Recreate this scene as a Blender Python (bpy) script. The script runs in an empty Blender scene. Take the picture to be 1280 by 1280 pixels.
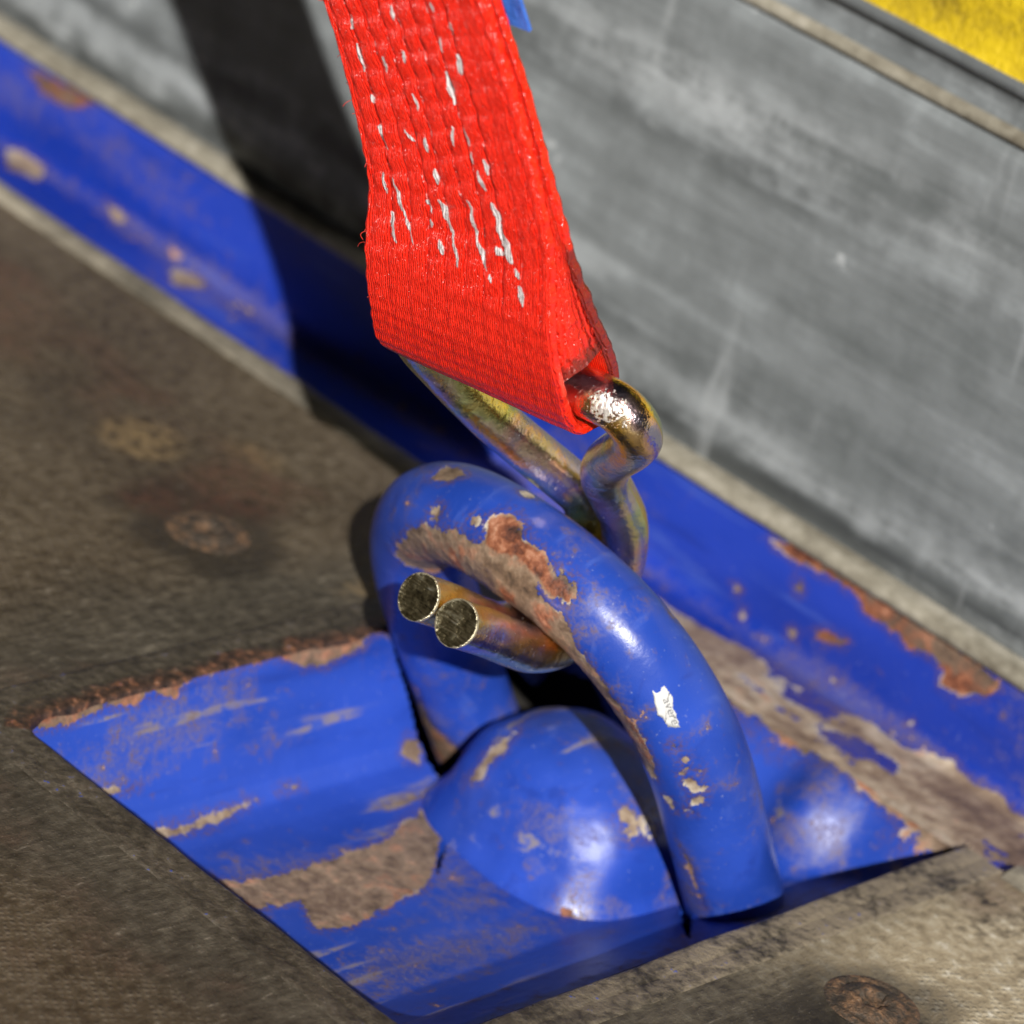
import bpy, math, random
import numpy as np
from mathutils import Matrix, Vector

MM = 0.001
random.seed(4)
scene = bpy.context.scene
COL = scene.collection

# ---------------------------------------------------------------- camera
cam_d = bpy.data.cameras.new('camera'); cam = bpy.data.objects.new('camera', cam_d); COL.objects.link(cam)
cr = Vector((0.69375154, 0.67523426, 0.25053444)); cdn = Vector((0.46250113, -0.15102716, -0.87366097)); cf = Vector((-0.55208831, 0.72197611, -0.41707193))
cam.matrix_world = Matrix(((cr.x, -cdn.x, -cf.x, 0.45632), (cr.y, -cdn.y, -cf.y, -0.46367), (cr.z, -cdn.z, -cf.z, 0.36760), (0, 0, 0, 1)))
cam_d.sensor_width = 36.0; cam_d.lens = 135.0; cam_d.clip_start = .02; cam_d.clip_end = 50
cam_d.dof.use_dof = True; cam_d.dof.focus_distance = .705; cam_d.dof.aperture_fstop = 15.5
scene.camera = cam

# ---------------------------------------------------------------- light: low hard sun from behind the camera, slightly to its right
SUN_TO = Vector((.955, -1.0, 0.775)).normalized()
world = bpy.data.worlds.new('World'); scene.world = world; world.use_nodes = True
wn = world.node_tree; bgn = wn.nodes['Background']; sky = wn.nodes.new('ShaderNodeTexSky')
sky.sky_type = 'NISHITA'; sky.sun_disc = False
sky.sun_elevation = math.asin(SUN_TO.z); sky.sun_rotation = math.atan2(SUN_TO.x, SUN_TO.y)
wn.links.new(sky.outputs[0], bgn.inputs[0]); bgn.inputs[1].default_value = 0.002
sun_d = bpy.data.lights.new('sun', 'SUN'); sun = bpy.data.objects.new('sun', sun_d); COL.objects.link(sun)
sun_d.energy = 5.0; sun_d.angle = math.radians(.5); sun_d.color = (1.0, .965, .91)
sun.rotation_euler = SUN_TO.to_track_quat('Z', 'Y').to_euler(); sun.location = (1, -1, 1)
vs = scene.view_settings
vs.view_transform = 'Standard'; vs.look = 'None'; vs.gamma = 1.0; vs.use_curve_mapping = False; vs.exposure = 0.38
scene.cycles.use_denoising = True
scene.cycles.max_bounces = 4; scene.cycles.diffuse_bounces = 2; scene.cycles.glossy_bounces = 3; scene.cycles.transmission_bounces = 1
scene.cycles.use_adaptive_sampling = True; scene.cycles.adaptive_threshold = .02
# ---------------------------------------------------------------- geometry helpers (all lengths in millimetres)
WV = np.array([0.0, -0.5789, 0.8154])      # direction of the pull: up and inboard
NV = np.array([0.0, 0.8154, 0.5789])       # across the ring plane, away from the load
PIV = np.array([0.0, 132.0, -28.0])        # pivot line of the lashing ring (runs along x)
TOP = PIV + 96.0 * WV                      # (hook frame origin)                      # middle of the ring's top bar at x = 0
RX, RHW, RTOP, RR = 48.0, 40.2, 95.2, 10.3 # ring centre x, half width, height, bar radius

def place(x, n, w):
    """hook / strap frame (x, n, w) -> world mm"""
    x, n, w = np.broadcast_arrays(np.asarray(x, float), n, w)
    return np.stack([x, np.zeros_like(x), np.zeros_like(x)], -1) + TOP + n[..., None] * NV + w[..., None] * WV

def catmull(P, step):
    """centripetal-ish smooth curve through P, resampled at an even step"""
    P = np.asarray(P, float)
    Q = np.vstack([2 * P[0] - P[1], P, 2 * P[-1] - P[-2]])
    out = []
    for i in range(1, len(Q) - 2):
        p0, p1, p2, p3 = Q[i - 1:i + 3]
        t0 = 0.0
        t1 = t0 + max(np.linalg.norm(p1 - p0), 1e-6) ** .5
        t2 = t1 + max(np.linalg.norm(p2 - p1), 1e-6) ** .5
        t3 = t2 + max(np.linalg.norm(p3 - p2), 1e-6) ** .5
        t = np.linspace(t1, t2, 24, endpoint=False)[:, None]
        a1 = (t1 - t) / (t1 - t0) * p0 + (t - t0) / (t1 - t0) * p1
        a2 = (t2 - t) / (t2 - t1) * p1 + (t - t1) / (t2 - t1) * p2
        a3 = (t3 - t) / (t3 - t2) * p2 + (t - t2) / (t3 - t2) * p3
        b1 = (t2 - t) / (t2 - t0) * a1 + (t - t0) / (t2 - t0) * a2
        b2 = (t3 - t) / (t3 - t1) * a2 + (t - t1) / (t3 - t1) * a3
        out.append((t2 - t) / (t2 - t1) * b1 + (t - t1) / (t2 - t1) * b2)
    out = np.vstack(out + [Q[-2:-1]])
    return resample(out, step)

def arclen(P):
    return np.concatenate([[0], np.cumsum(np.linalg.norm(np.diff(P, axis=0), axis=1))])

def resample(P, step):
    s = arclen(P)
    n = max(2, int(round(s[-1] / step)) + 1)
    t = np.linspace(0, s[-1], n)
    return np.stack([np.interp(t, s, P[:, k]) for k in range(P.shape[1])], 1)

def at_s(P, s, q):
    return np.stack([np.interp(q, s, P[:, k]) for k in range(P.shape[1])], -1)

def vnoise(p, scale, seed=0):
    """smooth value noise of points p (n,3) in mm, about -1..1"""
    q = p / scale + seed * 17.31
    i = np.floor(q).astype(np.int64); f = q - i; f = f * f * (3 - 2 * f)
    def h(a):
        k = (a[:, 0] * 374761393 + a[:, 1] * 668265263 + a[:, 2] * 2147483647 + seed * 1013) & 0x7fffffff
        k = ((k ^ (k >> 13)) * 1274126177) & 0x7fffffff
        return ((k ^ (k >> 16)) & 0xffff) / 32767.5 - 1
    r = 0
    for dx in (0, 1):
        for dy in (0, 1):
            for dz in (0, 1):
                wgt = (f[:, 0] if dx else 1 - f[:, 0]) * (f[:, 1] if dy else 1 - f[:, 1]) * (f[:, 2] if dz else 1 - f[:, 2])
                r = r + wgt * h(i + np.array([dx, dy, dz]))
    return r

def fnoise(p, scale, seed=0, octv=4):
    return sum(vnoise(p, scale / 2 ** k, seed + k) / 2 ** k for k in range(octv)) / 1.6

def sd_poly(P, poly):
    """signed distance of points P (n,2) to a polygon, positive inside"""
    poly = np.asarray(poly, float); d = np.full(len(P), 1e9); ins = np.zeros(len(P), bool)
    for a, b in zip(poly, np.roll(poly, -1, 0)):
        e = b - a; w = P - a
        t = np.clip((w @ e) / max(e @ e, 1e-12), 0, 1)
        d = np.minimum(d, np.hypot(*(w - t[:, None] * e).T))
        if a[1] != b[1]:
            c = ((a[1] > P[:, 1]) != (b[1] > P[:, 1])) & (P[:, 0] < (b[0] - a[0]) * (P[:, 1] - a[1]) / (b[1] - a[1]) + a[0])
            ins ^= c
    return np.where(ins, d, -d)

def sd_caps(P, a, b, r):
    a = np.asarray(a, float); e = np.asarray(b, float) - a; w = P - a
    t = np.clip((w @ e) / max(e @ e, 1e-9), 0, 1)
    return r * (1 - .55 * np.abs(2 * t - 1)) - np.hypot(*(w - t[:, None] * e).T)

def ring_path(step=.5):
    t = np.linspace(0, np.pi, 400)
    c, s = np.cos(t), np.sin(t)
    ex = 2 / 2.4
    ax = RX + RHW * np.sign(c) * np.abs(c) ** ex
    aw = 46 + (RTOP - 46) * np.abs(s) ** ex
    wl = np.linspace(-18, 46, 120, endpoint=False)
    leg_x = RX + RHW - 2.0 * np.clip((30 - wl) / 50, 0, 1) ** 2
    xs = np.concatenate([leg_x, ax, (2 * RX - leg_x)[::-1]])
    ws = np.concatenate([wl, aw, wl[::-1]])
    return resample(np.stack([xs, ws], 1), step)

def ring_mesh(step=.5, nth=140):
    """returns verts (m,nth,3), s (m), theta (nth). theta 0 points out of the ring in its plane, +90 deg away from the load"""
    c = ring_path(step); s = arclen(c)
    tg = np.gradient(c, axis=0); tg /= np.linalg.norm(tg, axis=1)[:, None]
    out2 = np.stack([tg[:, 1], -tg[:, 0]], 1)           # outward in (x, w)
    th = np.linspace(0, 2 * np.pi, nth, endpoint=False)
    cw = place(c[:, 0], 0.0, c[:, 1] - 96.0)
    om = out2[:, :1] * np.array([1.0, 0, 0]) + out2[:, 1:] * WV
    nrm = om[:, None, :] * np.cos(th)[None, :, None] + NV * np.sin(th)[None, :, None]
    return cw, nrm, s, th

def tube_frames(P):
    t = np.gradient(P, axis=0); t /= np.linalg.norm(t, axis=1)[:, None]
    u = np.cross(t[0], [0.3, 0.9, 0.2]); u /= np.linalg.norm(u)
    U = [u]
    for i in range(1, len(P)):
        u = U[-1] - t[i] * (U[-1] @ t[i]); U.append(u / np.linalg.norm(u))
    U = np.array(U)
    return t, U, np.cross(t, U)

HOOK = [(60.4, -26.6, 13.4), (60.2, -21.5, 5.2), (60, -16.2, -4.2), (60, -12.2, -10.4), (60, -6.5, -15.2), (60, 0, -16.9), (60, 6.5, -15.6),
        (60, 12, -11.6), (60, 15.4, -5.5), (60, 16.6, 1), (59.2, 16.3, 7.5), (59.6, 15.2, 14), (63.4, 13.5, 22.5), (70, 11.9, 32.0), (76.8, 10.7, 40.5),
        (80.4, 10.1, 46.2), (80.8, 9.8, 50.6), (78, 9.4, 53.6), (73, 8.7, 54.2), (51.5, 4.4, 54.8), (37, 1.7, 55.8), (36.0, 1.4, 56.2), (33.0, 1.1, 54.6), (31.2, 1.5, 51.0), (30.8, 2.4, 46),
        (32.2, 3.9, 40.2), (38.2, 7.1, 27.2), (45.2, 11.6, 13.6), (48.2, 14.2, 6.6), (49.8, 15.9, .8), (50.3, 15.4, -5.5), (50.4, 12, -11.6), (50.4, 6.5, -15.6), (50.4, 0, -16.9),
        (50.4, -6.5, -15.2), (50.4, -12.2, -10.4), (50.4, -16.2, -4.2), (50.2, -21.5, 5.2), (50.0, -26.6, 13.4)]
def hook_path(step=.6):
    return catmull([place(*p) for p in HOOK], step)

STRAP_W, STRAP_T = 43.5, 2.2
STRAP = [(-3.3, 255), (-3.3, 56), (-4.0, 42), (-4.9, 31), (-6.5, 25.5), (-7.8, 20.5), (-8.3, 15), (-7.9, 9), (-6.9, 3.5), (-5.9, 0), (-4.3, -4.2), (0, -5.95), (4.3, -4.2), (5.9, 0), (5.0, 6),
         (2.6, 14), (.4, 24), (-1.0, 38), (-1.1, 62), (-1.1, 255)]
def strap_path():
    """(n, w) centre line of the webbing round the hook bar, relative to the bar; stations fine where it can be seen"""
    c = resample(np.vstack([np.array(STRAP[:2], float)[:1], catmull(STRAP[1:-1], .25), np.array(STRAP[-1:], float)]), .25)
    s = arclen(c)
    k = int(np.argmin(c[:, 1])); sk = s[k]
    q = np.unique(np.concatenate([np.arange(0, sk - 150, 2.0), np.arange(max(sk - 150, 0), sk + 55, .3), np.arange(sk + 55, s[-1], 2.0), [s[-1]]]))
    return at_s(c, s, q), q - sk                            # second: distance along webbing from the bottom of the loop

def strap_place(u, n, w):
    """u across (-23..23), (n,w) relative to the hook bar; the strap leaves the bar a little more upright than the ring"""
    u, n, w = np.broadcast_arrays(np.asarray(u, float), n, w)
    wp = np.maximum(w, 0)
    cn = np.interp(w, [-8, 0, 30, 75, 255], [.19, .19, .12, .11, .11])
    cw_ = np.interp(w, [-8, 0, 38, 255], [-.09, -.09, .03, .03])
    x = 51.5 + .97 * u + np.interp(w, XW, XS)
    return place(x, 4.4 + cn * u + n + .24 * wp, 54.7 + cw_ * u + w)
XW = [0, 10, 20, 36, 50, 60, 75, 120, 255]
XS = [0, .3, -1.0, -4.2, -9.0, -12.8, -19.4, -37, -90]

def strap_mesh():
    c, s = strap_path()
    tg = np.gradient(c, axis=0); tg /= np.linalg.norm(tg, axis=1)[:, None]
    on = np.stack([tg[:, 1], -tg[:, 0]], 1)                 # outward of the loop
    h, W2 = STRAP_T / 2, STRAP_W / 2
    uo = np.arange(-W2 + .9, W2 - .9 + 1e-6, .22)
    e1 = np.linspace(-90, 90, 9)[1:-1]
    ui = np.linspace(W2 - .9, -W2 + .9, 40)
    us = np.concatenate([uo, W2 - .9 + .9 * np.cos(np.radians(e1[::-1])), ui, -W2 + .9 - .9 * np.cos(np.radians(e1))])
    hs = np.concatenate([np.full(len(uo), h), h * np.sin(np.radians(e1[::-1])), np.full(len(ui), -h), h * np.sin(np.radians(e1))])
    face = np.concatenate([np.ones(len(uo)), np.sin(np.radians(e1[::-1])).clip(0), np.zeros(len(ui)), np.sin(np.radians(e1)).clip(0)])
    S, U = np.meshgrid(s, us, indexing='ij')
    # weave: columns of slanted floats, finer and flatter where the webbing turns round the bar
    col = 4.4
    cu = U / col + .5; k = np.floor(cu); fu = cu - k - .5
    d = np.abs(S)
    fine = 1 / (1 + np.exp((d - 30.5) / 1.0))        # 1 in the wrapped part
    flat = np.stack([U.ravel(), S.ravel(), 0 * S.ravel()], 1)
    w1 = fnoise(flat, 14, 61, 3).reshape(S.shape); w2 = fnoise(flat, 3.2, 62, 3).reshape(S.shape)
    pitch = 4.5
    ph = S / pitch + .16 * k + .42 * fu + .20 * np.sin(k * 2.1) + .18 * w1
    f_ = ph - np.floor(ph)
    bump = np.sin(np.pi * f_ ** .75) ** 1.3                  # steep lower edge, long upper slope
    ph2 = S / 3.0 + .06 * U / col + .10 * w1
    bump2 = .5 + .5 * np.sin(2 * np.pi * ph2)
    groove = np.exp(-(((.5 - np.abs(fu)) * col) / .5) ** 2)
    side = np.interp(U, [11.5, 14.0, 18.2, 19.0], [1, .35, .35, 1]) * np.interp(np.abs(U), [18.6, 19.8], [1, .5])
    odd = .7 + .3 * (np.mod(k, 2))                         # every other groove is the deeper one
    amp = (1 - fine) * side * (.46 * bump * (1 - .45 * (2 * np.abs(fu)) ** 3) - .34 * odd * groove + .16 * np.cos(np.pi * fu)) + .13 * fine * bump2 + .26 * np.exp(-((d - 30.4 - .4 * w1) / .9) ** 2)
    wob = .22 * w1 + .10 * w2
    off = hs[None, :] + face[None, :] * (amp + .5 * wob) + .35 * wob
    edge = (.16 * np.sin(S * 2 * np.pi / pitch + np.sign(U) + 2 * w1) + .16 * w2) * (np.abs(U) > W2 - 1.0) * (1 - .5 * fine)
    U2 = U + np.sign(U) * edge
    nn = c[:, 0][:, None] + on[:, 0][:, None] * off
    ww = c[:, 1][:, None] + on[:, 1][:, None] * off
    return strap_place(U2, nn, ww), U, S, groove * face[None, :]

# basin of the lashing point: z = upper envelope of an x profile and a y profile
PX = [(0, -.6), (.5, -1.6), (6.8, -21), (8.6, -25.2), (12, -28), (18, -29.4), (30, -29.8), (64, -29.8), (76, -27.6), (88, -22), (98, -17.4), (106, -15.2), (110, -13.8), (112.6, -11.5), (113.6, -8), (114.5, -1.8), (115, -.6)]
PY = [(0, -.6), (.5, -1.6), (3.6, -21), (5, -25.2), (8, -28), (14, -29.4), (26, -29.8), (132, -29.8), (141, -28.6), (147, -25.5), (152, -20.5), (161.5, -7.5), (163, -5), (165.5, -3.8)]
def pan_mesh():
    px = resample(np.array(PX, float), .7); py = resample(np.array(PY, float), .7)
    A, B = np.meshgrid(arclen(px), arclen(py), indexing='ij')
    zx = px[:, 1][:, None]; zy = py[:, 1][None, :]
    k = 3.0
    hh = np.clip(.5 + .5 * (zx - zy) / k, 0, 1)
    z = zy * (1 - hh) + zx * hh + k * hh * (1 - hh)
    z = np.minimum(z, -.55)
    X = np.broadcast_to(px[:, 0][:, None], z.shape); Y = np.broadcast_to(py[:, 0][None, :], z.shape)
    V = np.stack([X, Y, z], -1)
    # soft pressed humps beside the ring's legs
    for hx in (80.5, 13.5):
        gb = 6.5 * np.exp(-(((X - hx) / 8.5) ** 2) - (((z + 13) / 10.0) ** 2)) * np.clip((Y - 142) / 8, 0, 1)
        V = V + np.stack([0 * gb, -.8 * gb, .6 * gb], -1)
    # pressing dents and a low swage across the side wall
    dz = .5 * fnoise(V.reshape(-1, 3), 26, 3).reshape(z.shape) * np.clip((-z - 4) / 10, 0, 1)
    V = V + np.stack([dz * .8, 0 * dz, dz], -1)
    return V, A, B

# rail profile: flange then upright, with a fillet; t is the distance along it
def rail_profile():
    P = [(164.2, -3.6), (176, -3.4), (186.5, -3.2)]
    for a in np.radians(np.linspace(-90, 0, 9)): P.append((187.2 + 4.6 * np.cos(a), 1.4 + 4.6 * np.sin(a)))
    P += [(191.9, 12), (192, 20), (192, 22.8)]
    return resample(np.array(P, float), .7)
def rail_mesh():
    p = rail_profile(); t = arclen(p)
    x = np.concatenate([np.arange(-900, -280, 20.), np.arange(-280, 175, 1.1), np.arange(176, 620, 20.)])
    X, T = np.meshgrid(x, t, indexing='ij')
    V = np.stack([X, np.broadcast_to(p[:, 0], X.shape), np.broadcast_to(p[:, 1], X.shape)], -1)
    d = .35 * fnoise(V.reshape(-1, 3) * [.6, 1, 1], 22, 9).reshape(X.shape)
    V = V + np.stack([0 * d, -d, d], -1)
    return V, X, T

BOSS_C, BOSS_R = np.array([49., 118., -31.]), np.array([27.5, 22.5, 29.])
FOOT_C, FOOT_R = np.array([70., 97., -36.]), np.array([31., 33., 20.])
def boss_mesh(C=BOSS_C, Rd=BOSS_R, e=.80, seed=5):
    u = np.linspace(0, 2 * np.pi, 120); v = np.linspace(-.5, np.pi / 2, 60)
    U, Vv = np.meshgrid(u, v, indexing='ij')
    def sp(a, q): return np.sign(a) * np.abs(a) ** q
    P = np.stack([sp(np.cos(Vv), e) * sp(np.cos(U), e), sp(np.cos(Vv), e) * sp(np.sin(U), e), sp(np.sin(Vv), e)], -1) * Rd
    n = 1.9 * fnoise(P.reshape(-1, 3), 20, seed).reshape(U.shape)
    Q = P * (1 + n[..., None] / 30)
    fl = .15 * np.exp(-np.clip(Q[..., 2] + C[2] + 29.8, 0, 60) / 4.5)      # foot flares into the floor of the pan
    Q = Q * np.stack([1 + fl, 1 + fl, np.ones_like(fl)], -1)
    return C + Q, P[..., 0], P[..., 2]

def strap_fill():
    """sewn-in inner layers between the two faces of the loop: (n, w) limits"""
    c, q = strap_path(); k = int(np.argmin(np.abs(q)))
    fw = np.concatenate([np.arange(9.5, 110, .8), np.arange(110, 255, 4.0)])
    fr, bk = c[:k], c[k:]
    nf = np.interp(fw, fr[::-1, 1], fr[::-1, 0]) + STRAP_T * .5 - .1
    nb = np.interp(fw, bk[:, 1], bk[:, 0]) - STRAP_T * .5 + .1
    return fw, nf, nb
# wear outlines in surface coordinates (mm along / mm around)
WEAR = {'boss_bare': [[(17.9, 22.2), (17.7, 23.9), (19.0, 23.4), (21.7, 20.9), (23.0, 18.8), (22.3, 18.8), (20.7, 20.3)], [(-15.4, 12.1), (-13.8, 22.2), (-13.9, 25.8), (-11.0, 23.9), (-11.2, 16.5)]],
 'pan_bare': [[(2.8, 28.0), (2.8, 34.3), (2.1, 40.6), (1.4, 48.3), (2.1, 52.5), (0.7, 56.7), (2.8, 63.0), (0.0, 66.5), (0.0, 70.0), (0.0, 79.1), (0.0, 87.5), (0.0, 93.1), (3.5, 99.4), (4.2, 106.4),
               (2.8, 113.4), (0.0, 120.4), (-2, 165.4), (-2, -2), (2.8, -2)]],
 'pan_beige': [[(29.4, 53.9), (29.4, 64.4), (28.7, 78.4), (28.7, 84.0), (31.5, 73.5), (32.2, 60.2), (31.5, 55.3)],
               [(43.4, 56.7), (49.0, 62.3), (49.7, 73.5), (49.7, 79.8), (49.7, 91.0), (49.0, 103.6), (44.8, 112.7), (42.0, 128.8), (51.1, 120.4), (58.8, 112.7), (67.9, 98.7), (70.0, 85.4),
                (71.4, 78.4), (72.1, 70.0), (69.3, 63.7), (60.2, 67.9), (59.5, 57.4), (51.1, 56.0)],
               [(40.6, 110.6), (39.2, 119.0), (39.9, 126.7), (42.0, 127.4), (41.3, 115.5)], [(18.2, 42.0), (18.2, 46.9), (19.6, 53.2), (20.3, 46.2)],
               [(28.0, 90.3), (28.0, 96.6), (29.4, 97.3), (29.4, 92.4)], [(24.5, 129.5), (25.2, 133.0), (28.7, 133.7), (31.5, 130.2), (28.0, 126.7)]],
 'pan_cut': [[(0.0, 125.3), (4.9, 126.0), (11.9, 128.8), (19.6, 131.6), (28.0, 133.7), (35.7, 132.3), (41.3, 129.5), (48.3, 121.8), (55.3, 114.1), (60.2, 107.8), (66.5, 101.5), (60.9, 109.2),
              (56.0, 116.2), (55.3, 122.5), (56.7, 134.4), (51.8, 154.7), (50.4, 166.6), (45.5, 178.5), (37.8, 182.7), (26.6, 179.9), (7.0, 152.6), (0.0, 137.9)]],
 'pan_cut2': [[(38.5, 183.4), (51.8, 177.8), (67.9, 170.1), (88.9, 153.3), (114.8, 124.6), (117.6, 123.2), (91.0, 156.8), (68.6, 175.7), (54.6, 184.1), (42.7, 187.6)]],
 'rail_bare': [[(26.9, 48.8), (33.5, 47.4), (43.4, 48.8), (53.3, 48.8), (55.5, 46.0), (61.0, 46.0), (65.4, 46.0), (69.8, 44.6), (74.2, 46.0), (79.7, 44.6), (79.7, 40.4), (85.2, 41.8), (90.7, 43.9),
                (94.0, 48.1), (89.6, 50.2), (81.9, 50.9), (69.8, 50.9), (58.8, 50.9), (46.7, 50.9), (34.6, 51.6)],
               [(-239.3, 48.1), (-230.5, 48.8), (-219.5, 50.2), (-210.7, 50.2), (-217.3, 46.0), (-223.9, 43.9), (-231.6, 44.6)],
               [(44.5, 34.9), (48.9, 37.0), (54.4, 37.7), (53.3, 35.6), (47.8, 34.2)]],
 'rail_beige': [[(8.2, 20.9), (14.8, 19.5), (25.8, 20.2), (33.5, 23.7), (46.7, 22.3), (56.6, 23.7), (65.4, 25.1), (78.6, 23.7), (84.1, 26.5), (90.7, 27.2), (97.3, 24.4), (105.0, 25.1), (113.8, 22.3),
                 (150, 18), (150, -3), (0, -3), (-40, -3), (-40, 20.9)]],
 'rail_pale': [[(-240.4, 26.5), (-229.4, 28.6), (-221.7, 27.9), (-216.2, 20.2), (-221.7, 18.1), (-227.2, 15.3)],
               [(-163.4, 17.4), (-166.7, 22.3), (-162.3, 25.8), (-155.7, 26.5), (-151.3, 23.0), (-152.4, 16.0), (-157.9, 13.3)], [(-142.5, 23.0), (-141.4, 26.5), (-137.0, 26.5), (-134.8, 21.6)],
               [(-203.0, 28.6), (-190.9, 29.3), (-186.5, 27.2), (-190.9, 22.3)]],
 'rail_spots': [((22.5, 33.5), 0.9677419354838709), ((37.9, 42.5), 1.2903225806451613), ((40.1, 31.4), 1.2903225806451613), ((25.8, 28.6), 0.8064516129032258), ((54.4, 27.9), 0.8064516129032258),
                ((76.4, 29.3), 0.6451612903225806), ((65.4, 19.5), 0.6451612903225806)],
 'ring_bare': [[(172.6, -17.1), (163.6, -14.8), (156.1, -11.1), (150.6, -10.2), (146.1, -8.8), (144.1, -7.9), (141.1, -8.8), (139.1, -7.4), (140.1, -3.7), (138.6, -0.9), (137.6, 0.5), (133.1, -0.5),
                (131.6, -2.3), (129.1, -2.3), (126.6, -2.8), (124.6, -4.2), (123.1, -1.8), (119.6, -3.7), (119.6, -6.9), (122.1, -8.3), (124.6, -7.9), (126.1, -7.4), (123.1, -9.7), (119.6, -9.2),
                (117.6, -9.7), (115.6, -11.6), (113.6, -12.9), (110.1, -12.9), (105.6, -13.9), (97.6, -14.3), (92.6, -13.4), (86.1, -14.3), (82.5, -15.3), (81.5, -29), (176.6, -29)],
               [(157.1, -0.9), (157.6, 4.6), (155.1, 5.1), (151.6, 3.2), (152.6, 0.0)], [(58.0, -15.3), (54.0, -13.9), (45.5, -13.9), (38.5, -13.4)],
               [(228.1, -16.2), (239.6, -16.2), (248.6, -22.2), (254.6, -23.6), (263.7, -17.1), (256.7, -13.4), (242.6, -12.9)],
               [(133.1, 10.6), (123.6, 12.0), (120.6, 12.0), (123.1, 11.6), (128.1, 10.6)]],
 'ring_red': [[(140.1, -3.7), (138.6, -0.9), (137.6, 0.5), (133.1, -0.5), (131.6, -2.3), (129.1, -2.3), (126.6, -2.8), (124.6, -4.2), (123.1, -1.8), (119.6, -3.7), (119.6, -6.9), (122.1, -8.3),
               (124.6, -7.9), (130.6, -6.0), (135.6, -7.9), (138.6, -7.9)]],
 'ring_spots': [((151.1, -6.9), 1.0606060606060606), ((151.1, -8.3), 0.6060606060606061), ((142.6, -5.1), 0.9090909090909092), ((140.1, 7.9), 1.0606060606060606), ((107.1, 10.6), 0.7575757575757576),
                ((89.6, -7.9), 0.6060606060606061), ((86.6, -7.4), 0.4545454545454546), ((81.0, -8.3), 1.0606060606060606), ((79.5, -7.9), 0.7575757575757576), ((76.0, -8.8), 0.7575757575757576),
                ((83.0, -6.0), 0.4545454545454546), ((82.0, -16.6), 1.2121212121212122), ((79.0, -6.0), 0.3787878787878788), ((83.5, -9.2), 0.4545454545454546), ((84.5, -7.9), 0.3787878787878788),
                ((76.5, -7.4), 0.4545454545454546), ((73.0, -10.6), 0.3787878787878788), ((75.5, -14.8), 0.7575757575757576), ((73.5, -14.3), 0.6060606060606061),
                ((112.1, -12.9), 0.4545454545454546)],
 'scuff': [((-14.7, -74.4), (-15.6, -71.7), 0.21), ((-15.8, -69.0), (-15.8, -64.2), 0.16), ((-15.8, -60.0), (-15.6, -58.8), 0.19), ((-15.6, -54.6), (-14.7, -51.0), 0.26),
           ((-16.9, -46.2), (-16.5, -42.3), 0.21), ((-14.5, -45.9), (-12.1, -39.3), 0.26), ((-15.6, -38.7), (-14.0, -34.2), 0.32), ((-12.3, -39.9), (-9.9, -35.1), 0.16),
           ((-2.8, -79.2), (-3.0, -76.8), 0.16), ((-9.0, -69.0), (-9.6, -66.0), 0.21), ((-3.5, -71.4), (-3.5, -69.6), 0.21), ((-3.7, -63.9), (-3.7, -61.2), 0.21), ((-8.3, -56.4), (-7.0, -54.6), 0.21),
           ((-3.5, -56.4), (-3.7, -54.0), 0.26), ((-2.8, -51.0), (-3.3, -48.3), 0.26), ((-3.5, -45.3), (-0.6, -39.6), 0.37), ((-0.6, -39.6), (0.9, -34.8), 0.21), ((-6.8, -44.1), (-5.5, -42.3), 0.21),
           ((-5.9, -40.8), (-5.9, -39.6), 0.37), ((-3.5, -37.8), (-3.0, -35.7), 0.32), ((8.6, -83.1), (8.2, -81.3), 0.21), ((12.1, -80.7), (11.0, -78.0), 0.21), ((7.5, -76.8), (7.7, -74.7), 0.21),
           ((10.8, -74.7), (10.6, -71.7), 0.26), ((6.2, -70.5), (6.2, -65.1), 0.26), ((4.2, -60.6), (3.8, -57.3), 0.21), ((7.3, -61.2), (7.5, -58.5), 0.26), ((8.0, -57.6), (7.5, -55.2), 0.16),
           ((8.4, -54.0), (9.3, -51.3), 0.32), ((10.4, -56.7), (10.6, -54.3), 0.21), ((4.0, -47.7), (5.1, -41.1), 0.26), ((5.1, -41.1), (7.1, -36.0), 0.26), ((8.2, -35.7), (8.8, -34.8), 0.21),
           ((10.2, -49.2), (10.6, -45.0), 0.32), ((10.6, -45.0), (13.0, -39.6), 0.58), ((9.7, -40.8), (10.8, -40.2), 0.42), ((13.9, -38.4), (14.8, -37.2), 0.26),
           ((15.0, -35.7), (15.7, -33.0), 0.37)],
 'sticker': [(101.1, -5.5), (100.1, -5.1), (100.6, -3.2), (99.1, -3.2), (98.1, -3.2), (96.6, -4.2), (94.6, -4.6), (93.1, -5.1), (94.1, -6.9), (95.6, -6.9), (97.1, -7.4), (99.1, -6.5)],
 'text': [(99.1, -4.2), (93.6, -5.5), (98.6, -3.2)]}
# ---------------------------------------------------------------- mesh objects
def mesh_np(name, V, F, smooth=True, attrs=None, uv=None):
    V = np.asarray(V, np.float32).reshape(-1, 3); F = np.asarray(F, np.int32); k = F.shape[1]
    me = bpy.data.meshes.new(name)
    me.vertices.add(len(V)); me.vertices.foreach_set('co', (V * MM).ravel())
    me.loops.add(F.size); me.loops.foreach_set('vertex_index', F.ravel())
    me.polygons.add(len(F)); me.polygons.foreach_set('loop_start', np.arange(0, F.size, k, dtype=np.int32))
    me.polygons.foreach_set('use_smooth', np.full(len(F), smooth))
    for an, av in (attrs or {}).items():
        a = me.attributes.new(an, 'FLOAT', 'POINT'); a.data.foreach_set('value', np.asarray(av, np.float32).ravel())
    if uv is not None:
        l = me.uv_layers.new(name='UVMap'); l.data.foreach_set('uv', np.asarray(uv, np.float32).reshape(-1, 2)[F.ravel()].ravel())
    me.update(calc_edges=True); me.validate()
    return me

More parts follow.
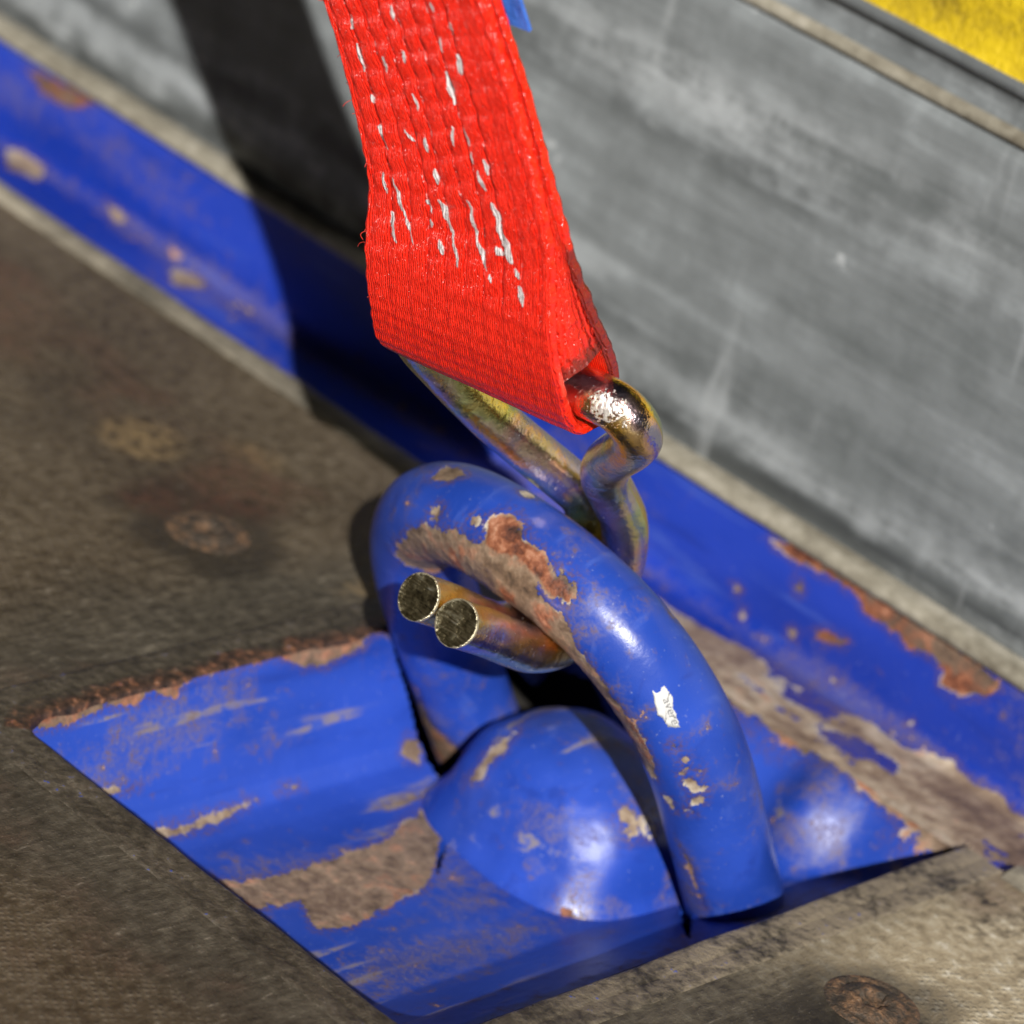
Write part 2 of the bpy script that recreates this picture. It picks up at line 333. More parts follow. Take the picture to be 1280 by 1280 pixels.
def grid_faces(m, n, wrap=False, flip=False):
    i = np.arange(m - 1)[:, None]; j = np.arange(n if wrap else n - 1)[None, :]; j2 = (j + 1) % n
    F = np.stack(np.broadcast_arrays(i * n + j, (i + 1) * n + j, (i + 1) * n + j2, i * n + j2), -1).reshape(-1, 4)
    return F[:, ::-1] if flip else F

def empty(name, label, cat, base, group=None):
    o = bpy.data.objects.new(name, None); COL.objects.link(o); o.location = Vector(base) * MM; o.empty_display_size = .02
    o['label'] = label; o['category'] = cat
    if group: o['group'] = group
    return o

def part(name, me, mat, parent=None, label=None):
    """meshes are written in world millimetres; parts hang under their thing without moving"""
    o = bpy.data.objects.new(name, me); COL.objects.link(o)
    if mat: me.materials.append(mat)
    if parent is not None:
        o.parent = parent
        p = parent; off = Vector((0, 0, 0))
        while p is not None: off += p.location; p = p.parent
        o.location = -off
    if label: o['label'] = label
    return o

def sweep_x(prof, xs, jitter=0.0, scale=20, seed=1):
    """extrude a (y,z) profile along x"""
    prof = np.asarray(prof, float)
    X, _ = np.meshgrid(xs, np.arange(len(prof)), indexing='ij')
    V = np.stack([X, np.broadcast_to(prof[:, 0], X.shape), np.broadcast_to(prof[:, 1], X.shape)], -1)
    if jitter:
        d = jitter * fnoise(V.reshape(-1, 3), scale, seed).reshape(X.shape); V = V + np.stack([0 * d, -d, d], -1)
    return V

def sunk_text(body, size):
    cu = bpy.data.curves.new('lettering', 'FONT'); cu.body = body; cu.size = size; cu.align_x = 'CENTER'; cu.align_y = 'CENTER'; cu.resolution_u = 3
    ob = bpy.data.objects.new('lettering', cu); COL.objects.link(ob)
    dg = bpy.context.evaluated_depsgraph_get(); dg.update()
    me = bpy.data.meshes.new_from_object(ob.evaluated_get(dg))
    bpy.data.objects.remove(ob); bpy.data.curves.remove(cu)
    return me

# ---------------------------------------------------------------- materials
class NT:
    def __init__(s, name):
        s.m = bpy.data.materials.new(name); s.m.use_nodes = True; s.t = s.m.node_tree; s.n = s.t.nodes
        s.b = s.n['Principled BSDF']; s.co = s.n.new('ShaderNodeTexCoord')
    def set(s, inp, v):
        if isinstance(v, bpy.types.NodeSocket): s.t.links.new(v, inp)
        elif isinstance(v, (tuple, list)) and len(v) == 3 and inp.type == 'RGBA': inp.default_value = (*v, 1)
        else: inp.default_value = v
    def P(s, **k):
        for a, v in k.items(): s.set(s.b.inputs[a.replace('_', ' ')], v)
    def mapv(s, scale=(1, 1, 1), rot=(0, 0, 0), loc=(0, 0, 0), src='Object'):
        m = s.n.new('ShaderNodeMapping'); m.inputs['Scale'].default_value = scale; m.inputs['Rotation'].default_value = rot; m.inputs['Location'].default_value = loc
        s.t.links.new(s.co.outputs[src], m.inputs[0]); return m.outputs[0]
    def noise(s, scale, detail=4, rough=.55, vec=None, dist=0):
        n = s.n.new('ShaderNodeTexNoise'); n.inputs['Scale'].default_value = scale; n.inputs['Detail'].default_value = detail
        n.inputs['Roughness'].default_value = rough; n.inputs['Distortion'].default_value = dist
        s.t.links.new(vec if vec is not None else s.co.outputs['Object'], n.inputs['Vector']); return n.outputs['Fac']
    def voro(s, scale, vec=None, feat='F1', out='Distance'):
        n = s.n.new('ShaderNodeTexVoronoi'); n.feature = feat; n.inputs['Scale'].default_value = scale
        s.t.links.new(vec if vec is not None else s.co.outputs['Object'], n.inputs['Vector']); return n.outputs[out]
    def math(s, op, a, b=0.0, c=None, clamp=False):
        n = s.n.new('ShaderNodeMath'); n.operation = op; n.use_clamp = clamp
        s.set(n.inputs[0], a); s.set(n.inputs[1], b)
        if c is not None: s.set(n.inputs[2], c)
        return n.outputs[0]
    def step(s, v, a, b, lo=0.0, hi=1.0):
        n = s.n.new('ShaderNodeMapRange'); n.interpolation_type = 'SMOOTHSTEP'
        s.set(n.inputs[0], v); n.inputs[1].default_value = a; n.inputs[2].default_value = b; n.inputs[3].default_value = lo; n.inputs[4].default_value = hi
        return n.outputs[0]
    def lin(s, v, a, b, lo=0.0, hi=1.0):
        n = s.n.new('ShaderNodeMapRange'); s.set(n.inputs[0], v)
        n.inputs[1].default_value = a; n.inputs[2].default_value = b; n.inputs[3].default_value = lo; n.inputs[4].default_value = hi
        return n.outputs[0]
    def mix(s, f, a, b, mode='MIX'):
        n = s.n.new('ShaderNodeMix'); n.data_type = 'RGBA'; n.blend_type = mode
        s.set(n.inputs[0], f); s.set(n.inputs[6], a); s.set(n.inputs[7], b); return n.outputs[2]
    def ramp(s, v, stops):
        n = s.n.new('ShaderNodeValToRGB'); e = n.color_ramp.elements
        while len(e) < len(stops): e.new(.5)
        for k, (p, c) in zip(e, stops): k.position = p; k.color = (*c, 1)
        s.set(n.inputs[0], v); return n.outputs[0]
    def attr(s, name):
        n = s.n.new('ShaderNodeAttribute'); n.attribute_name = name; return n.outputs['Fac']
    def sep(s, src='Object'):
        n = s.n.new('ShaderNodeSeparateXYZ'); s.t.links.new(s.co.outputs[src], n.inputs[0]); return n.outputs
    def bump(s, h, dist, strength=1.0, base=None):
        n = s.n.new('ShaderNodeBump'); s.set(n.inputs['Height'], h); n.inputs['Distance'].default_value = dist; n.inputs['Strength'].default_value = strength
        if base is not None: s.t.links.new(base, n.inputs['Normal'])
        return n.outputs[0]

def mat_paint(name, blue=(.018, .055, .36), edge_amp=1.5, chips=.66, dirt=.45, rough=.3, smap=((40, 40, 420), (0, 0, 0)), bare_stretch=None, scrape=0.0):
    """blue enamel over primer over rusty steel. Point attributes: 'wear' = mm inside a bare patch, 'tone' 0 pale primer .. 1 red rust,
    'fade', 'dirt', 'tvar' = slow variation"""
    k = NT(name)
    wear, tone, fade, dirt_a, tvar = (k.attr(a) for a in ('wear', 'tone', 'fade', 'dirt', 'tvar'))
    A = k.noise(240, 6, .64); B = k.noise(1250, 3, .6); S = k.noise(1.0, 3, .65, k.mapv(*smap))
    a_ = k.math('SUBTRACT', A, .5); b_ = k.math('SUBTRACT', B, .5)
    d = k.math('ADD', k.math('ADD', wear, k.math('MULTIPLY', a_, edge_amp * 3.4)), k.math('MULTIPLY', b_, 1.6))
    chip = k.math('MULTIPLY', k.math('SUBTRACT', k.math('ADD', A, k.math('MULTIPLY', dirt_a, .10)), chips), 18.0)
    d = k.math('MAXIMUM', d, chip)
    bare = k.step(d, -.10, .10)
    lip = k.math('MULTIPLY', k.step(d, .05, .6, 1.0, 0.0), k.step(tvar, .10, .45))
    g = k.math('ADD', k.math('MULTIPLY', A, .78), k.math('MULTIPLY', B, .22))
    red = k.ramp(g, [(.34, (.020, .008, .006)), (.44, (.080, .025, .014)), (.51, (.16, .050, .023)), (.58, (.27, .10, .05)), (.68, (.42, .22, .14))])
    if bare_stretch: gs = k.math('ADD', k.math('MULTIPLY', k.noise(1.0, 4, .6, k.mapv(bare_stretch)), .35), k.math('MULTIPLY', g, .65))
    else: gs = g
    gs = k.math('ADD', gs, k.math('MULTIPLY', tvar, .15))
    pale = k.ramp(gs, [(.30, (.060, .040, .028)), (.42, (.145, .095, .064)), (.52, (.23, .165, .115)), (.60, (.33, .26, .19)), (.72, (.50, .44, .36))])
    tn = k.math('ADD', tone, k.math('ADD', k.math('MULTIPLY', tvar, .5), k.math('MULTIPLY', a_, 1.8)))
    steel = k.mix(k.step(tn, .25, .75), pale, red)
    steel = k.mix(k.math('MULTIPLY', lip, .8), steel, (.50, .45, .37))
    col = k.mix(k.step(fade, -.35, .55, 0, .8), tuple(c * .75 for c in blue), tuple(c * 1.15 + .008 for c in blue))
    col = k.mix(k.step(S, .56, .70, 0, .45), col, (.06, .11, .44))
    col = k.mix(k.step(S, .42, .30, 0, .35), col, (.010, .025, .20))
    if scrape: col = k.mix(k.math('MULTIPLY', k.step(k.math('ADD', S, k.math('MULTIPLY', tvar, .06)), .60, .67, 0, scrape), k.step(A, .36, .52)), col, (.24, .20, .155))
    dm = k.math('MULTIPLY', k.step(k.math('ADD', dirt_a, k.math('MULTIPLY', a_, 2.2)), .02, .75), k.step(B, .36, .56, .25, 1))
    col = k.mix(k.math('MULTIPLY', dm, dirt), col, (.17, .125, .095))
    col = k.mix(k.step(B, .67, .72, 0, .45), col, (.30, .33, .44))
    # paint darkens and browns where it is thin at the edge of a patch
    col = k.mix(k.math('MULTIPLY', k.step(d, -2.6, -.1, 0, .6), k.step(B, .40, .60)), col, (.11, .055, .035))
    col = k.mix(bare, col, steel)
    rgh = k.math('ADD', k.math('ADD', k.lin(fade, -.6, .6, rough - .05, rough + .12), k.math('MULTIPLY', dm, .3)), k.math('MULTIPLY', bare, .3))
    h = k.math('ADD', k.math('MULTIPLY', bare, k.math('SUBTRACT', k.math('MULTIPLY', g, .7), .50)), k.math('MULTIPLY', A, .14))
    k.P(Base_Color=col, Roughness=rgh, Normal=k.bump(h, .0009), Specular_IOR_Level=.5)
    return k.m

def slow(P, seed, s1=24, s2=15, s3=7, st=(1, 1, 1)):
    """slow colour variation of a painted surface as point attributes"""
    q = np.asarray(P).reshape(-1, 3) * np.array(st)
    return {'fade': fnoise(q, s1, seed, 4), 'dirt': fnoise(q, s2, seed + 7, 5), 'tvar': fnoise(q, s3, seed + 13, 4)}

def mat_floor():
    k = NT('worn_coated_plywood')
    lo, near, light, blot, red, och = (k.attr(a) for a in ('lo', 'near', 'light', 'blot', 'red', 'ochre'))
    F = k.noise(300, 6, .60); G = k.noise(1.0, 4, .66, k.mapv((700, 150, 400), (0, 0, .35)))
    H = k.noise(1700, 3, .65)
    def wave(rot):
        w = k.n.new('ShaderNodeTexWave'); w.inputs['Scale'].default_value = 200; w.inputs['Distortion'].default_value = 0
        k.t.links.new(k.mapv((1, 1, 1), (0, 0, rot)), w.inputs['Vector']); return w.outputs['Fac']
    mesh = k.math('MULTIPLY', k.math('MULTIPLY', wave(.5), wave(.5 + math.pi / 2)), k.math('SUBTRACT', 1.0, near))
    mesh = k.math('MULTIPLY', mesh, k.step(F, .40, .58))
    v = k.math('ADD', k.math('MULTIPLY', lo, .17), k.math('ADD', k.math('MULTIPLY', F, .55), k.math('MULTIPLY', G, .45)))
    col = k.ramp(v, [(.32, (.032, .022, .013)), (.44, (.064, .047, .028)), (.54, (.094, .071, .045)), (.64, (.13, .103, .069)), (.74, (.20, .167, .12))])
    ncol = k.ramp(k.math('ADD', k.math('MULTIPLY', lo, .12), k.math('ADD', k.math('MULTIPLY', F, .5), k.math('MULTIPLY', G, .5))), [(.34, (.028, .024, .018)), (.5, (.062, .054, .041)), (.62, (.105, .092, .070)), (.72, (.19, .165, .125))])
    col = k.mix(k.math('MULTIPLY', near, .85), col, ncol)
    col = k.mix(k.step(mesh, .02, .5, 0, .5), col, (.115, .094, .070))
    lt = k.math('MULTIPLY', light, k.step(k.math('ADD', k.math('MULTIPLY', lo, .3), k.math('ADD', k.math('MULTIPLY', F, .6), k.math('MULTIPLY', G, .4))), .22, .52))
    col = k.mix(lt, col, k.ramp(F, [(.33, (.24, .19, .120)), (.5, (.37, .305, .205)), (.62, (.46, .40, .295)), (.72, (.68, .64, .56))]))
    col = k.mix(k.math('MULTIPLY', blot, k.step(F, .34, .56, .5, .95)), col, (.014, .011, .009))
    col = k.mix(k.math('MULTIPLY', red, k.step(F, .38, .60, .1, .6)), col, (.085, .034, .020))
    col = k.mix(k.math('MULTIPLY', och, k.step(F, .42, .56, .1, .55)), col, (.26, .175, .08))
    col = k.mix(k.step(G, .62, .72, 0, .55), col, (.24, .21, .17))
    col = k.mix(k.step(G, .36, .28, 0, .5), col, (.016, .012, .008))
    col = k.mix(k.step(H, .42, .30, 0, .6), col, (.014, .010, .007))
    col = k.mix(k.step(H, .63, .72, 0, .55), col, (.30, .26, .21))
    h = k.math('ADD', k.math('ADD', k.math('MULTIPLY', H, .22), k.math('MULTIPLY', mesh, .25)), k.math('ADD', k.math('MULTIPLY', F, .45), k.math('MULTIPLY', G, .25)))
    k.P(Base_Color=col, Roughness=k.lin(F, .3, .7, .50, .70), Normal=k.bump(h, .0008), Specular_IOR_Level=.35)
    return k.m

def mat_panel():
    k = NT('scuffed_grey_metal')
    lo, band, dark = (k.attr(a) for a in ('lo', 'band', 'dark'))
    S = k.noise(1.0, 5, .64, k.mapv((11, 60, 110), (0, .05, 0))); F = k.noise(90, 6, .60); V = k.noise(1.0, 4, .6, k.mapv((90, 60, 14), (0, .12, 0)))
    v = k.math('ADD', k.math('MULTIPLY', lo, .07), k.math('ADD', k.math('MULTIPLY', S, .50), k.math('ADD', k.math('MULTIPLY', F, .32), k.math('MULTIPLY', V, .18))))
    col = k.ramp(v, [(.36, (.118, .130, .132)), (.46, (.158, .172, .176)), (.54, (.188, .204, .210)), (.62, (.245, .266, .275)), (.72, (.36, .39, .40))])
    col = k.mix(k.math('MULTIPLY', band, k.step(k.math('ADD', k.math('MULTIPLY', S, .5), k.math('MULTIPLY', F, .5)), .40, .58)), col, (.44, .465, .48))
    col = k.mix(k.math('MULTIPLY', dark, k.step(k.math('ADD', k.math('MULTIPLY', S, .6), k.math('MULTIPLY', F, .4)), .60, .44)), col, (.050, .055, .057))
    col = k.mix(k.step(V, .60, .70, 0, .35), col, (.38, .40, .41))
    col = k.mix(k.step(F, .68, .73, 0, .6), col, (.50, .52, .53))
    k.P(Base_Color=col, Metallic=.1, Roughness=k.lin(S, .3, .7, .45, .6), Normal=k.bump(k.math('ADD', k.math('MULTIPLY', S, .4), k.math('MULTIPLY', F, .25)), .0014))
    return k.m

def mat_simple(name, ramp, scale, rough=.6, metal=0.0, bump=.0004, bscale=600, stretch=(1, 1, 1), spots=None, spec=.5):
    k = NT(name); n = k.noise(scale, 5, .62, k.mapv(stretch)); f = k.noise(bscale, 3, .6)
    col = k.ramp(k.math('ADD', k.math('MULTIPLY', n, .75), k.math('MULTIPLY', f, .25)), ramp)
    if spots: col = k.mix(k.step(k.noise(spots[0], 4, .6), spots[1], spots[1] + .05, 0, spots[3]), col, spots[2])
    k.P(Base_Color=col, Roughness=rough, Metallic=metal, Normal=k.bump(k.math('ADD', f, k.math('MULTIPLY', n, 1.5)), bump), Specular_IOR_Level=spec)
    return k.m

def mat_webbing():
    k = NT('red_polyester_webbing')
    u, v, _ = k.sep('UV')                                   # mm across, mm along
    N = k.noise(1.0, 3, .6, k.mapv((2.4, .55, 1), src='UV'))
    th = k.math('SINE', k.math('MULTIPLY', k.math('ADD', u, k.math('MULTIPLY', k.math('SUBTRACT', N, .5), .7)), 2 * math.pi / .50))
    sc = k.attr('scuff'); gr = k.attr('groove')
    d = k.math('ADD', sc, k.math('MULTIPLY', k.math('SUBTRACT', k.noise(1500, 4, .65), .5), .6))
    white = k.step(d, -.06, .10)
    fz = k.math('MULTIPLY', k.math('MULTIPLY', k.step(gr, .45, .9), k.step(N, .60, .68)), k.attr('upper'))
    white = k.math('MAXIMUM', white, k.math('MULTIPLY', fz, .7))
    col = k.mix(k.step(N, .35, .65), (.78, .013, .0035), (.96, .025, .007))
    col = k.mix(k.step(gr, .3, 1.0, 0, .4), col, (.46, .007, .003))
    col = k.mix(k.step(th, -1.0, -.5, .30, 0), col, (.40, .005, .004))
    col = k.mix(k.step(k.math('ADD', k.attr('darkening'), k.math('SUBTRACT', N, .5)), .4, .75, 0, .8), col, (.07, .015, .010))  # darkened edges, and the painted shade in the loop's gap
    pw = k.mix(k.step(N, .3, .7), (.38, .31, .31), (.80, .76, .76))
    col = k.mix(white, col, pw)
    h = k.math('ADD', k.math('MULTIPLY', th, .22), k.math('ADD', k.math('MULTIPLY', N, .8), k.math('MULTIPLY', white, .3)))
    h = k.math('ADD', h, k.math('MULTIPLY', k.noise(2600, 2, .5), .16))
    k.P(Base_Color=col, Roughness=k.math('ADD', k.lin(N, .3, .7, .17, .30), k.math('MULTIPLY', white, .2)), Normal=k.bump(h, .00065), Specular_IOR_Level=1.0)
    return k.m

def mat_zinc():
    """yellow chromate film: the colour drifts round and along the wire"""
    k = NT('yellow_passivated_steel_wire')
    m = k.noise(130, 5, .62); f = k.noise(1400, 3, .6)
    hue = k.math('ADD', k.attr('hue'), k.math('MULTIPLY', k.math('SUBTRACT', m, .5), .55))
    col = k.ramp(hue, [(.02, (.62, .55, .66)), (.12, (.90, .62, .60)), (.24, (.96, .70, .38)), (.40, (1.0, .62, .10)), (.54, (.95, .82, .30)), (.66, (.66, .74, .36)), (.76, (.86, .76, .58)), (.88, (.92, .62, .58)), (.97, (.66, .58, .70))])
    col = k.mix(k.step(m, .60, .74, 0, .4), col, (.30, .25, .13))
    d = k.math('ADD', k.attr('frost'), k.math('ADD', k.math('MULTIPLY', k.math('SUBTRACT', f, .5), 9.0), k.math('MULTIPLY', k.math('SUBTRACT', m, .5), 5.0)))
    fr = k.step(d, -.2, .4)
    white = k.math('MAXIMUM', k.math('MULTIPLY', fr, .85), k.step(f, .67, .72, 0, .5))
    col = k.mix(white, col, (.88, .88, .83))
    k.P(Base_Color=col, Metallic=k.math('SUBTRACT', 1.0, k.math('MULTIPLY', white, .35)), Roughness=k.math('ADD', k.lin(m, .3, .7, .12, .28), k.math('MULTIPLY', white, .18)),
        Normal=k.bump(k.math('ADD', k.math('MULTIPLY', m, .8), k.math('MULTIPLY', f, k.math('ADD', .14, k.math('MULTIPLY', fr, .5)))), .0007))
    return k.m

def mat_cutend():
    k = NT('sheared_wire_end')
    r = k.attr('rad'); n = k.math('ADD', k.math('MULTIPLY', k.noise(420, 5, .6), .6), k.math('MULTIPLY', k.noise(1.0, 3, .6, k.mapv((300, 300, 2400), (.5, .3, 0))), .4))
    col = k.ramp(n, [(.32, (.025, .020, .010)), (.43, (.085, .070, .036)), (.52, (.16, .135, .075)), (.60, (.27, .24, .15)), (.70, (.55, .53, .42))])
    rim = k.step(k.math('ADD', r, k.math('MULTIPLY', k.math('SUBTRACT', n, .5), .6)), .925, .985)
    col = k.mix(rim, col, (.82, .74, .52))
    k.P(Base_Color=col, Metallic=.85, Roughness=.34, Normal=k.bump(n, .0010))
    return k.m

def mat_rim():
    k = NT('blackened_steel_rim')
    F = k.noise(420, 6, .66); S = k.noise(60, 4, .6); ru = k.attr('rust'); pl = k.attr('pale')
    col = k.ramp(k.math('ADD', k.math('MULTIPLY', F, .6), k.math('MULTIPLY', S, .4)), [(.36, (.022, .018, .013)), (.46, (.048, .040, .029)), (.54, (.078, .065, .048)), (.62, (.12, .102, .077)), (.72, (.23, .20, .16))])
    col = k.mix(k.math('MULTIPLY', pl, k.step(k.math('ADD', k.math('MULTIPLY', F, .5), k.math('MULTIPLY', S, .5)), .36, .58)), col, (.25, .205, .145))
    rr = k.ramp(F, [(.36, (.016, .010, .008)), (.47, (.048, .026, .018)), (.55, (.085, .044, .028)), (.62, (.22, .085, .038)), (.71, (.40, .28, .20))])
    col = k.mix(k.step(k.math('ADD', ru, k.math('MULTIPLY', k.math('SUBTRACT', S, .5), 1.8)), .3, .7), col, rr)
    col = k.mix(k.step(k.math('MULTIPLY', F, k.lin(S, .4, .6, .92, 1.05)), .66, .70, 0, .9), col, (.03, .07, .36))
    k.P(Base_Color=col, Roughness=.5, Metallic=.1, Normal=k.bump(F, .0007))
    return k.m

PAINT = mat_paint('chipped_blue_enamel', blue=(.018, .064, .42), chips=.71, dirt=.42, rough=.30, smap=((260, 45, 70), (.4, .7, .3)))
PAINT_PAN = mat_paint('scraped_blue_enamel', blue=(.015, .058, .40), chips=.71, dirt=.5, rough=.36, smap=((110, 14, 150), (0, 0, 0)), scrape=.75)
PAINT_RAIL = mat_paint('flaking_blue_enamel', blue=(.011, .040, .37), chips=.72, dirt=.35, edge_amp=1.3, smap=((18, 200, 200), (0, 0, 0)), bare_stretch=(110, 220, 220))
FLOOR_M, PANEL_M, WEB_M, ZINC_M, CUT_M, RIM_M = mat_floor(), mat_panel(), mat_webbing(), mat_zinc(), mat_cutend(), mat_rim()
SEAL_M = mat_simple('dusty_sealant', [(.36, (.075, .066, .050)), (.5, (.17, .15, .115)), (.62, (.29, .26, .20))], 90, .75, bump=.0004, bscale=300, stretch=(.35, 1, 1))
LIP_M = mat_simple('grimy_rubber_strip', [(.36, (.10, .085, .06)), (.5, (.25, .23, .18)), (.62, (.42, .39, .33))], 60, .6, bump=.0003, bscale=300, stretch=(.2, 1, 1))
RUST_M = mat_simple('rusty_steel', [(.36, (.022, .017, .013)), (.48, (.055, .040, .028)), (.55, (.11, .065, .038)), (.62, (.22, .12, .06)), (.70, (.38, .32, .26))], 260, .7, metal=.1, bump=.0006, bscale=1200)
YEL_M = mat_simple('worn_yellow_marking', [(.36, (.26, .18, .012)), (.48, (.50, .35, .010)), (.56, (.60, .43, .010)), (.66, (.68, .50, .03))], 60, .5, bump=.0006, spots=(90, .66, (.20, .17, .08), .6))
STK_M = mat_simple('white_paper_scrap', [(.3, (.48, .48, .48)), (.6, (.60, .60, .59))], 400, .6, bump=.0002)
INK_M = mat_simple('grey_print', [(.3, (.13, .13, .14)), (.6, (.18, .18, .19))], 400, .6, bump=.0001)
BLOCK_M = mat_simple('dark_light_block', [(.3, (.010, .009, .008)), (.6, (.022, .019, .016))], 60, .8, bump=.0004)
LBL_M = mat_simple('blue_label_cloth', [(.3, (.03, .10, .42)), (.6, (.05, .15, .55))], 300, .5, bump=.0002)
THREAD_M = mat_simple('red_fibre', [(.3, (.50, .02, .015)), (.6, (.65, .04, .02))], 400, .6, bump=.0001)
# ---------------------------------------------------------------- floor
# one sheet with a real opening for the lashing point: a grid of top faces with the opening left out, plus its edges
fxs = np.unique(np.concatenate([np.arange(-900, -300, 40.), np.arange(-300, -8.4, 2.5), [-8.4], np.linspace(-8.4, 125.4, 50), np.arange(127.5, 260, 2.5), np.arange(260, 621, 40.)]))
fys = np.unique(np.concatenate([np.arange(-900, -70, 40.), np.arange(-70, -8.4, 2.5), [-8.4], np.linspace(-8.4, 165, 70)]))
X, Y = np.meshgrid(fxs, fys, indexing='ij')
V = np.stack([X, Y, 0 * X], -1).reshape(-1, 3)
F = grid_faces(len(fxs), len(fys)); cx, cy = V[F].mean(1)[:, 0], V[F].mean(1)[:, 1]
F = F[~((cx > -8.3) & (cx < 125.3) & (cy > -8.3))]
x_, y_ = V[:, 0], V[:, 1]
sm = lambda v, a, b: (lambda t: t * t * (3 - 2 * t))(np.clip((v - a) / (b - a), 0, 1))
n1, n2, n3, n4 = fnoise(V, 38, 71, 5), fnoise(V * [1, .45, 1], 22, 72, 5), fnoise(V * [.5, 1, 1], 55, 73, 5), fnoise(V, 30, 74, 5)
dxy = np.maximum(np.maximum(-8.4 - x_, x_ - 125.4), -8.4 - y_)
ell = lambda px, py, rx, ry: np.hypot((x_ - px) / rx, (y_ - py) / ry)
fat = {'lo': .7 * n1 + .6 * n2, 'near': sm(dxy + 14 * n1, 34, 8), 'light': np.clip(sm(x_ + 8 * n2, 112, 140) * sm(y_ + 26 * n1, 40, 112), 0, 1),
       'blot': np.clip(.8 * sm(n3, .22, .7) + .8 * sm(ell(-47, 92, 19, 19) + .9 * n2, 1.2, .75) + .75 * sm(ell(143, 93, 20, 22) + .9 * n2, 1.2, .7), 0, 1), 'red': sm(n4, .1, .5),
       'ochre': np.clip(sm(ell(-89, 106, 8, 9) + .9 * n1 + .6 * n2, 1.1, .4) + .8 * sm(ell(-15, 116, 5, 15) + .8 * n2, 1.1, .4) + .5 * sm(ell(-70, 130, 10, 6) + .8 * n1, 1.1, .3), 0, 1)}
def wallq(a, b, t=12):
    global V, F
    i = len(V); V = np.vstack([V, [(*a, 0), (*b, 0), (*b, -t), (*a, -t)]]); F = np.vstack([F, [(i, i + 1, i + 2, i + 3)]])
FX = [-900, -8.4, 125.4, fxs[-1]]; FY = [-900, -8.4, 165.0]
wallq((FX[1], FY[2]), (FX[1], FY[1])); wallq((FX[1], FY[1]), (FX[2], FY[1])); wallq((FX[2], FY[1]), (FX[2], FY[2]))
wallq((FX[0], FY[2]), (FX[1], FY[2])); wallq((FX[2], FY[2]), (FX[3], FY[2])); wallq((FX[0], FY[0]), (FX[0], FY[2])); wallq((FX[3], FY[2]), (FX[3], FY[0])); wallq((FX[3], FY[0]), (FX[0], FY[0]))
for xa, xb in ((-8.4, -2.5), (119.5, 125.4)):                # square corners of the opening, under the rounded rim
    i = len(V); V = np.vstack([V, [(xa, -8.4, -.03), (xb, -8.4, -.03), (xb, -2.5, -.03), (xa, -2.5, -.03)]]); F = np.vstack([F, [(i, i + 1, i + 2, i + 3)]])
fat = {k_: np.concatenate([v_, np.full(len(V) - len(v_), 1.0 if k_ == 'near' else 0.0)]) for k_, v_ in fat.items()}
floor = part('floor', mesh_np('floor', V, F, smooth=False, attrs=fat), FLOOR_M); floor['kind'] = 'structure'; floor['label'] = 'worn dark brown coated plywood truck bed around the ring recess'
def bead(xa, xb, seed):
    pr = [(159.0, .05), (160.2, 1.0), (162.5, 1.5), (165.2, 1.5), (166.8, .8), (167.4, -1), (167.6, -3.2)]
    xs = np.arange(xa, xb + .1, 2.0)
    return mesh_np('sealant_bead', sweep_x(pr, xs, .5, 9, seed), grid_faces(len(xs), len(pr)))
part('sealant_bead', bead(-900, -9, 2), SEAL_M, floor, 'beige dusty sealant along the back edge of the boards')
part('sealant_bead', bead(127, 620, 5), SEAL_M, floor, 'beige dusty sealant beside the recess corner')

# ---------------------------------------------------------------- blue edge rail
rail = empty('side_rail', 'long blue painted steel edge rail with flaking paint below the grey panel', 'rail', (0, 178, -4))
V, X, T = rail_mesh()
Q = np.stack([X.ravel(), T.ravel()], 1)
wear = np.full(len(Q), -30.0); tone = np.full(len(Q), .25)
for p in WEAR['rail_beige']: d = np.minimum(sd_poly(Q, p), 4.0) - 1.6 + 5.0 * fnoise(V.reshape(-1, 3) * [.45, 1, 1], 12, 91, 4); wear = np.maximum(wear, d); tone = np.where(d > -3, -.05, tone)
for p in WEAR['rail_bare']: d = sd_poly(Q, p); wear = np.maximum(wear, d); tone = np.where(d > -3, .62, tone)
for p in WEAR['rail_pale']: d = sd_poly(Q, p); wear = np.maximum(wear, d - 1.6); tone = np.where(d > -3, -.6, tone)
for c, r in WEAR['rail_spots']: d = r - np.hypot(*(Q - np.array(c)).T); wear = np.maximum(wear, d); tone = np.where(d > -2, -.1, tone)
rs_ = slow(V, 101, 30, 20, 8, (.45, 1, 1)); rs_['dirt'] = rs_['dirt'] + .75 * np.exp(-((Q[:, 1] - 25) / 4.0) ** 2)
part('rail_body', mesh_np('rail_body', V, grid_faces(*X.shape), attrs={'wear': wear, 'tone': tone, **rs_}), PAINT_RAIL, rail)
lp = [(191.4, 22.2), (190.5, 22.6), (190.2, 23.6), (190.7, 24.7), (192.4, 25.6), (195.5, 26.0), (198, 26.0)]
xs = np.concatenate([np.arange(-900, -300, 30.), np.arange(-300, 180, 2.), np.arange(180, 620, 30.)])
part('edge_strip', mesh_np('edge_strip', sweep_x(lp, xs, .35, 14, 7), grid_faces(len(xs), len(lp))), LIP_M, rail, 'beige grimy strip along the top of the rail')

